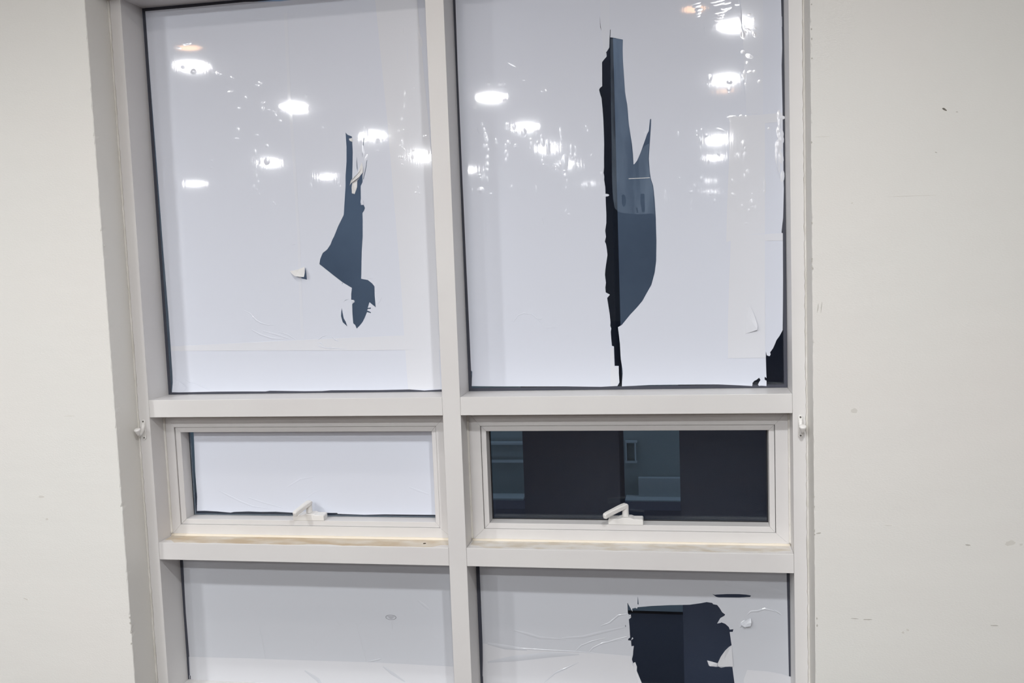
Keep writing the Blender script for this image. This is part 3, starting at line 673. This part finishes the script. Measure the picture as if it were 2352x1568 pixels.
# trapped air bubbles that catch the ceiling lights
bubA = [(420, 154, 5, 3, .3), (444, 164, 6, 5, 0), (503, 168, 6, 4, .4), (534, 178, 4, 2, .5), (598, 189, 4, 3, .4), (591, 195, 4, 2, 0), (530, 210, 6, 2, -.2), (565, 223, 2, 3, 0), (549, 248, 3, 2, 0),
        (604, 235, 4, 2, 0), (604, 249, 3, 4, 0), (617, 252, 3, 2, 0), (631, 260, 6, 2, .9), (643, 277, 3, 2, .4), (711, 249, 4, 5, 0), (703, 220, 3, 4, 0), (547, 297, 3, 4, 0), (543, 318, 5, 2, 0), (590, 310, 4, 2, .3),
        (613, 335, 4, 3, .5), (586, 350, 3, 6, 0), (597, 372, 2, 4, 0), (613, 371, 6, 6, 0), (486, 369, 3, 2, 0), (485, 385, 3, 2, 0), (588, 405, 3, 5, .2), (593, 418, 3, 4, .2), (583, 430, 3, 5, .1), (590, 436, 2, 3, 0), (596, 446, 2, 3, 0),
        (715, 426, 2, 5, 0), (778, 420, 2, 4, .3), (782, 428, 2, 3, 0), (631, 468, 2, 3, 0), (632, 470, 2, 2, 0), (676, 404, 1.5, 5, 0), (430, 100, 8, 3, 0), (410, 110, 5, 2, .2), (742, 293, 2, 2, .4),
        (928, 70, 2, 8, .1), (962, 80, 2, 6, -.2), (958, 90, 2, 8, -.2), (966, 96, 3, 9, -.1), (955, 93, 2, 3, 0), (945, 160, 1.5, 3, 0), (929, 214, 2, 5, 0), (950, 202, 2, 2, 0), (929, 240, 2, 6, 0), (923, 272, 2, 3, 0), (893, 286, 2, 2, 0),
        (916, 300, 2, 3, 0), (926, 298, 2, 2, 0), (839, 293, 3, 4, 0), (844, 305, 2, 8, 0), (845, 330, 2, 6, 0), (867, 323, 4, 5, 0), (867, 346, 3, 2, 0), (834, 345, 2, 8, 0), (841, 362, 2, 6, .4), (925, 325, 2, 5, 0), (921, 334, 3, 2, 0),
        (928, 342, 2, 6, -.5), (976, 312, 3, 3, .5), (950, 345, 3, 2, 0), (947, 360, 3, 4, 0), (918, 360, 3, 3, 0), (923, 361, 3, 3, 0), (925, 378, 2, 2, 0), (985, 350, 2, 3, 0), (960, 431, 2, 3, 0), (955, 442, 2, 2, 0), (963, 444, 2, 2, 0),
        (628, 465, 2, 2, 0), (579, 478, 2, 2, 0), (402, 895, 4, 2, .3), (410, 888, 5, 2, .3), (418, 892, 4, 2, .3), (416, 897, 4, 2, 0)]
bubB = [(1177, 147, 8, 2.5, .6), (1121, 191, 4, 3, .4), (1149, 192, 4, 3, 0), (1160, 191, 1.5, 1.5, 0), (1149, 202, 5, 2.5, 0), (1159, 202, 4, 3.5, 0), (1159, 230, 3, 4, 0), (1204, 183, 3, 2, 0), (1255, 206, 2, 3, 0), (1246, 209, 3, 1.5, 0),
        (1091, 245, 3, 4, -.2), (1167, 290, 2, 6, 0), (1163, 289, 1.5, 6, 0), (1181, 291, 4, 5, 0), (1203, 304, 5, 8, 0), (1107, 285, 2, 3, 0), (1112, 297, 2, 3, 0), (1115, 310, 3, 5, 0), (1117, 319, 3, 6, 0), (1112, 335, 2, 4, 0), (1118, 335, 2, 4, 0),
        (1121, 344, 2, 3, 0), (1119, 362, 3, 5, 0), (1119, 378, 3, 6, 0), (1118, 390, 3, 5, 0), (1139, 321, 2, 3, 0), (1140, 329, 3, 3, 0), (1168, 327, 3, 4, -.5), (1161, 335, 2, 4, 0), (1185, 336, 4, 4, .6), (1163, 350, 3, 4, 0), (1165, 356, 2, 4, 0), (1162, 367, 2, 4, 0),
        (1220, 320, 3, 3, 0), (1222, 331, 3, 5, -.3), (1236, 327, 3, 3, 0), (1245, 313, 3, 4, 0), (1247, 328, 3, 8, -.2), (1259, 340, 4, 14, 0), (1258, 357, 2, 2, 0), (1289, 303, 3, 8, 0), (1290, 315, 2, 5, 0), (1291, 334, 2, 3, 0),
        (1247, 362, 2, 3, 0), (1247, 370, 3, 4, 0), (1249, 378, 2, 2, 0), (1297, 374, 6, 14, 0), (1312, 338, 2, 7, 0), (1323, 341, 2, 6, 0), (1313, 355, 3, 4, 0), (1322, 357, 3, 6, .1), (1315, 363, 2, 3, 0), (1323, 367, 2, 5, 0), (1321, 385, 3, 9, 0), (1285, 383, 4, 7, -.5),
        (1298, 392, 4, 3, 0), (1300, 404, 4, 5, 0), (1303, 417, 2, 6, 0), (1301, 432, 2, 3, 0), (1101, 402, 3, 3, 0), (1103, 408, 2, 2, 0), (1110, 408, 3, 8, .3), (1119, 412, 2, 6, 0), (1104, 437, 6, 6, .4), (1084, 437, 2, 5, 0), (1127, 445, 3, 2, 0), (1175, 429, 2, 4, 0), (1232, 437, 2, 8, 0),
        (1347, 290, 2, 3, 0), (1351, 299, 2, 3, 0), (1360, 355, 3, 2, -.6), (1378, 390, 2, 2, 0), (1382, 398, 2, 3, 0), (1388, 450, 3, 2, 0), (1350, 428, 5, 7, 0), (1300, 484, 2, 4, .4), (1307, 493, 3, 3, .5),
        (1598, 8, 8, 2, -.1), (1600, 14, 7, 3, 0), (1604, 22, 6, 3, 0), (1603, 30, 5, 3, 0), (1603, 37, 4, 2, 0), (1650, 2, 12, 2, -.1), (1652, 9, 9, 2, -.1), (1670, 7, 6, 2, -.1), (1668, 19, 8, 3, 0), (1656, 28, 9, 2, -.1), (1656, 34, 5, 2.5, 0), (1654, 40, 5, 2.5, 0), (1651, 47, 6, 2, 0),
        (1694, 10, 4, 2, 0), (1697, 37, 3, 2, 0), (1703, 42, 3, 8, 0), (1706, 78, 4, 8, -.1), (1718, 68, 7, 2, .5), (1722, 33, 3, 2, 0), (1732, 44, 2, 3, 0), (1735, 65, 2, 2, 0), (1733, 79, 3, 5, -.6), (1712, 74, 2, 2, 0), (1706, 119, 3, 2.5, 0), (1716, 144, 2, 2, 0), (1722, 165, 4, 2, 0), (1733, 164, 3, 2, 0),
        (1744, 187, 3, 2.5, -.5), (1629, 181, 5, 7, 0), (1675, 188, 5, 4, 0), (1674, 206, 3, 3, 0), (1674, 213, 2, 2, 0), (1709, 172, 2, 7, 0), (1705, 176, 2, 3, 0), (1712, 193, 2, 2, 0), (1721, 129, 6, 3, .4),
        (1599, 302, 2, 3, .3), (1610, 299, 2, 3, .3), (1600, 311, 2, 2, 0), (1609, 325, 3, 6, .1), (1609, 343, 2, 6, -.2), (1622, 311, 3, 3, 0), (1609, 368, 3, 5, .1), (1627, 371, 2, 5, 0), (1656, 298, 8, 2, .4), (1650, 354, 2, 5, -.5), (1610, 412, 3, 5, 0), (1594, 429, 2, 5, 0), (1587, 441, 4, 3, 0), (1588, 465, 2, 5, .2), (1632, 446, 2, 2, 0), (1641, 462, 3, 4, .3), (1587, 483, 2, 4, 0),
        (1680, 268, 7, 2, 0), (1677, 272, 2, 5, 0), (1702, 266, 3, 2, 0), (1714, 268, 2, 3, 0), (1706, 333, 5, 8, .4), (1711, 341, 3, 4, 0), (1698, 361, 5, 8, -.4), (1710, 360, 3, 8, 0), (1719, 397, 4, 6, -.3), (1711, 405, 3, 5, 0), (1683, 416, 3, 4, -.3), (1756, 424, 2, 9, 0), (1756, 439, 2, 3, 0), (1728, 465, 5, 6, 0), (1736, 479, 3, 6, 0), (1721, 483, 3, 3, 0), (1729, 475, 3, 3, 0), (1685, 447, 5, 3, .4), (1728, 445, 2, 2, 0), (1705, 473, 3, 3, 0), (1714, 513, 4, 2, 0),
        (1789, 265, 3, 8, .1), (1791, 280, 3, 8, 0), (1789, 300, 4, 7, 0), (1792, 308, 5, 8, 0), (1794, 320, 4, 8, 0), (1789, 333, 6, 9, .2), (1786, 347, 4, 8, 0), (1785, 364, 3, 10, 0), (1793, 361, 4, 10, -.1), (1788, 383, 2, 10, -.1), (1797, 405, 3, 9, 0), (1794, 270, 6, 3, 0), (1766, 295, 2, 2, 0),
        (1528, 443, 2, 6, 0), (1526, 455, 2, 6, 0), (1531, 460, 2, 6, 0), (1481, 305, 1, 3, 0), (1557, 307, 1.5, 5, 0), (1596, 428, 2, 3, 0), (1560, 409, 2, 2, 0), (1393, 448, 4, 2, 0)]
def bubbles(parent, lst, y, mt='bubble'):
    bm = bmesh.new(); r = random.Random(5)
    for x, yy, wx, wz, ang in lst:
        c = at(x, yy, y); k = .00143 * .75
        rx, rz = max(.0038, wx * k * 2.0), max(.0038, wz * k * 2.0)
        dome(bm, c, rx, rz, min(rx, rz) * r.uniform(.045, .075), -ang + r.uniform(-.1, .1))
    obj('air_bubble', bm, mat[mt], parent, smooth=True, kind='stuff')
bubbles(filmA, [q for q in bubA if q[0] < 885], YF - .0002); bubbles(filmA, [q for q in bubA if q[0] >= 885], YF - .0006, 'bubble_patch'); on_patch = lambda q: (q[0] > 1672 and q[1] > 262) or (q[0] > 1705 and q[0] < 1755 and q[1] < 262)
bubbles(filmB, [q for q in bubB if not on_patch(q)], YF - .0002); bubbles(filmB, [q for q in bubB if on_patch(q)], YF - .0006, 'bubble_patch')

# residue of adhesive on the bare glass inside the long tear
res_poly = [(1402, 88), (1430, 92), (1434, 180), (1442, 250), (1447, 300), (1453, 376), (1458, 376), (1480, 335), (1491, 330), (1489, 366), (1493, 408), (1500, 430), (1504, 500), (1500, 490), (1470, 492), (1440, 490), (1421, 487), (1412, 478), (1408, 455), (1406, 420), (1405, 330), (1403, 200)]
sheet('adhesive_residue', px(res_poly, DG), [px([(1428, 448), (1432, 446), (1436, 449), (1438, 460), (1437, 471), (1433, 475), (1429, 470), (1428, 458)], DG),
      px([(1471, 445), (1480, 445), (1481, 470), (1481, 486), (1475, 487), (1471, 465)], DG), px([(1461, 478), (1464, 477), (1466, 488), (1463, 489)], DG)],
      DG - .0003, DG - .0001, mat['residue'], None, label='bluish smear of old adhesive on glass inside the long tear', category='residue')
boxed('tape_thread', (at(1444, 410, DG).x, at(1493, 409, DG).x, DG-.0012, DG-.0006, at(1460, 410.3, DG).z, at(1460, 408.9, DG).z), mat['film_back'], filmB)

# ------------------------------------------------------------------ ceiling lights (seen as reflections in the film)
spots = [(440, 148), (680, 243), (857, 310), (968, 359), (618, 373), (445, 420), (750, 405), (1128, 220), (1207, 289), (1260, 339),
         (1303, 375), (1685, 55), (1663, 180), (1645, 316), (1640, 357), (1630, 412), (1630, 437), (1350, 420), (1078, 388)]
where = ['at the top left', 'near the top middle of the left pane', 'just above the small torn hole', 'beside the mullion in the left pane',
         'left of the small tear', 'at lower far left', 'below and left of the small tear', 'first of the slanting row', 'second of the slanting row',
         'third of the slanting row', 'fourth of the slanting row', 'top of the right column', 'second of the right column', 'third of the right column', 'fourth of the right column',
         'faint fifth of the right column', 'faint lowest of the right column', 'faint, beside the long tear', 'low at the left of the right pane']
def make_downlight(r, lampmat, nm):
    root = empty(nm)
    bm = bmesh.new(); n = 32; rows = []
    for rr_, z in ((r*1.22, 0.0), (r*1.20, -.006), (r*1.04, -.008), (r, -.004)):
        rows.append([bm.verts.new((rr_*math.cos(2*math.pi*k/n), rr_*math.sin(2*math.pi*k/n), z)) for k in range(n)])
    for a, c in zip(rows, rows[1:]):
        for k in range(n): bm.faces.new((a[k], a[(k+1) % n], c[(k+1) % n], c[k]))
    obj('trim_ring', bm, mat['nylon'], root, smooth=True)
    bm = bmesh.new()
    prev = None                                   # shallow opal dome
    for q in (1.0, .93, .8, .6, .35):
        z = -.004 - r * .27 * math.sqrt(max(0, 1 - q*q)); ring = [bm.verts.new((q*r*math.cos(2*math.pi*k/n), q*r*math.sin(2*math.pi*k/n), z)) for k in range(n)]
        if prev:
            for k in range(n): bm.faces.new((prev[k], ring[k], ring[(k+1) % n], prev[(k+1) % n]))
        prev = ring
    bm.faces.new(prev)
    bmesh.ops.recalc_face_normals(bm, faces=bm.faces[:])
    me = bpy.data.meshes.new('diffuser'); bm.to_mesh(me); bm.free(); me.materials.append(lampmat)
    o = bpy.data.objects.new('diffuser', me); COL.objects.link(o); o.parent = root
    return root
def place(proto, p, first, label, group):
    if first: root = proto
    else:
        root = proto.copy(); COL.objects.link(root)
        for ch in proto.children:
            c = ch.copy(); COL.objects.link(c); c.parent = root
    root.location = (p.x, p.y, HC - .0005)
    root['label'] = label; root['category'] = 'ceiling light'; root['group'] = group
protos = {}
for i, s in enumerate(spots):
    p = lamp_at(*s)
    k = 'lamp' if p.y > -8.5 else 'lamp_far' if p.y > -11 else 'lamp_faint'
    first = k not in protos
    if first: protos[k] = make_downlight(.080, mat[k], 'ceiling_downlight')
    place(protos[k], p, first, 'white downlight mirrored in the film, ' + where[i], 'round LED downlights in the ceiling')
warm = make_downlight(.06, mat['warm'], 'warm_downlight')
for i, s in enumerate([(435, 106), (1592, 17), (1663, 208)]):
    place(warm, lamp_at(*s), i == 0, 'small orange lamp mirrored in the film, ' + ('above the top left downlight', 'at the top edge of the right pane', 'under the second downlight at right')[i], 'small warm ceiling lamps')

near = make_downlight(.06, emit('added_lamp_diffuser', (1.0, 0.93, 0.86), 160.0), 'warm_downlight')  # unseen lamp added close to the window to throw the handle shadow
place(near, Vector((-0.22, -1.1, 0)), True, 'small unseen ceiling lamp nearest the window, added to cast the handle shadow', 'small warm ceiling lamps')

# ------------------------------------------------------------------ outside, dimly seen through the bare glass
bld = empty('building', label='dim grey building front seen through the bare glass at night', category='building'); bld.location = (0.5, 2.4, 0)
def child(o):
    o.matrix_parent_inverse = Matrix.Translation((-0.5, -2.4, 0)); return o
yb = 2.4
def bpart(name, a, c, y0, y1, mt):
    p, q = at(*a, y0), at(*c, y0)
    xm = min(max((a[0] + c[0]) / 2, 1100), 1520); z1, z0 = at(xm, a[1], y0).z, at(xm, c[1], y0).z
    return child(boxed(name, (min(p.x, q.x), max(p.x, q.x), y0, y1, z0, z1), mt, bld))
child(boxed('facade_wall', (-5, 6, yb, yb + .2, .9, 5), mat['facade'], bld)); child(boxed('lower_wall', (-5, 6, yb, yb + .2, -2, .9), mat['facade_low'], bld))
bpart('ledge', (1040, 1144), (1202, 1150), yb - .12, yb, mat['ledge'])
bpart('ledge', (1040, 1016), (1202, 1021), yb - .04, yb, mat['ledge'])
bpart('ledge', (1040, 1058), (1202, 1062), yb - .04, yb, mat['ledge'])
bpart('ledge', (1436, 1149), (1640, 1155), yb - .12, yb, mat['ledge'])
bpart('panel', (1466, 1098), (1640, 1149), yb - .04, yb, mat['ledge'])
bpart('window_frame', (1436, 1013), (1463, 1017), yb - .03, yb, mat['ledge'])
bpart('window_frame', (1436, 1059), (1463, 1063), yb - .03, yb, mat['ledge'])
bpart('window_frame', (1436, 1017), (1440, 1059), yb - .03, yb, mat['ledge'])
bpart('window_frame', (1457, 1017), (1461, 1059), yb - .03, yb, mat['ledge'])
bpart('plinth', (300, 1168), (2100, 1372), yb - .3, yb, mat['dark'])
bpart('ledge', (1300, 1373), (1584, 1401), yb - .36, yb, mat['ledge'])
bpart('base_wall', (300, 1400), (2100, 1800), yb - .34, yb, mat['base'])
for (xa, xb) in ((1200, 1432), (1561, 1900)):
    p, q = at(xa, 1000, .8 if xa == 1200 else 1.1), at(xb, 1000, 1.1 if xa == 1200 else .8)
    o = boxed('outside_column', (p.x, q.x, .8, 1.1, -1, 4.5), mat['dark'])
    o['label'] = 'dark column outside behind the left half of the clear sash' if xa == 1200 else 'dark wide pier outside behind the right half of the clear sash'
    o['category'] = 'column'
boxed('ground_outside', (-6, 7, .3, 30, -1.2, -1.0), mat['base'], **S)
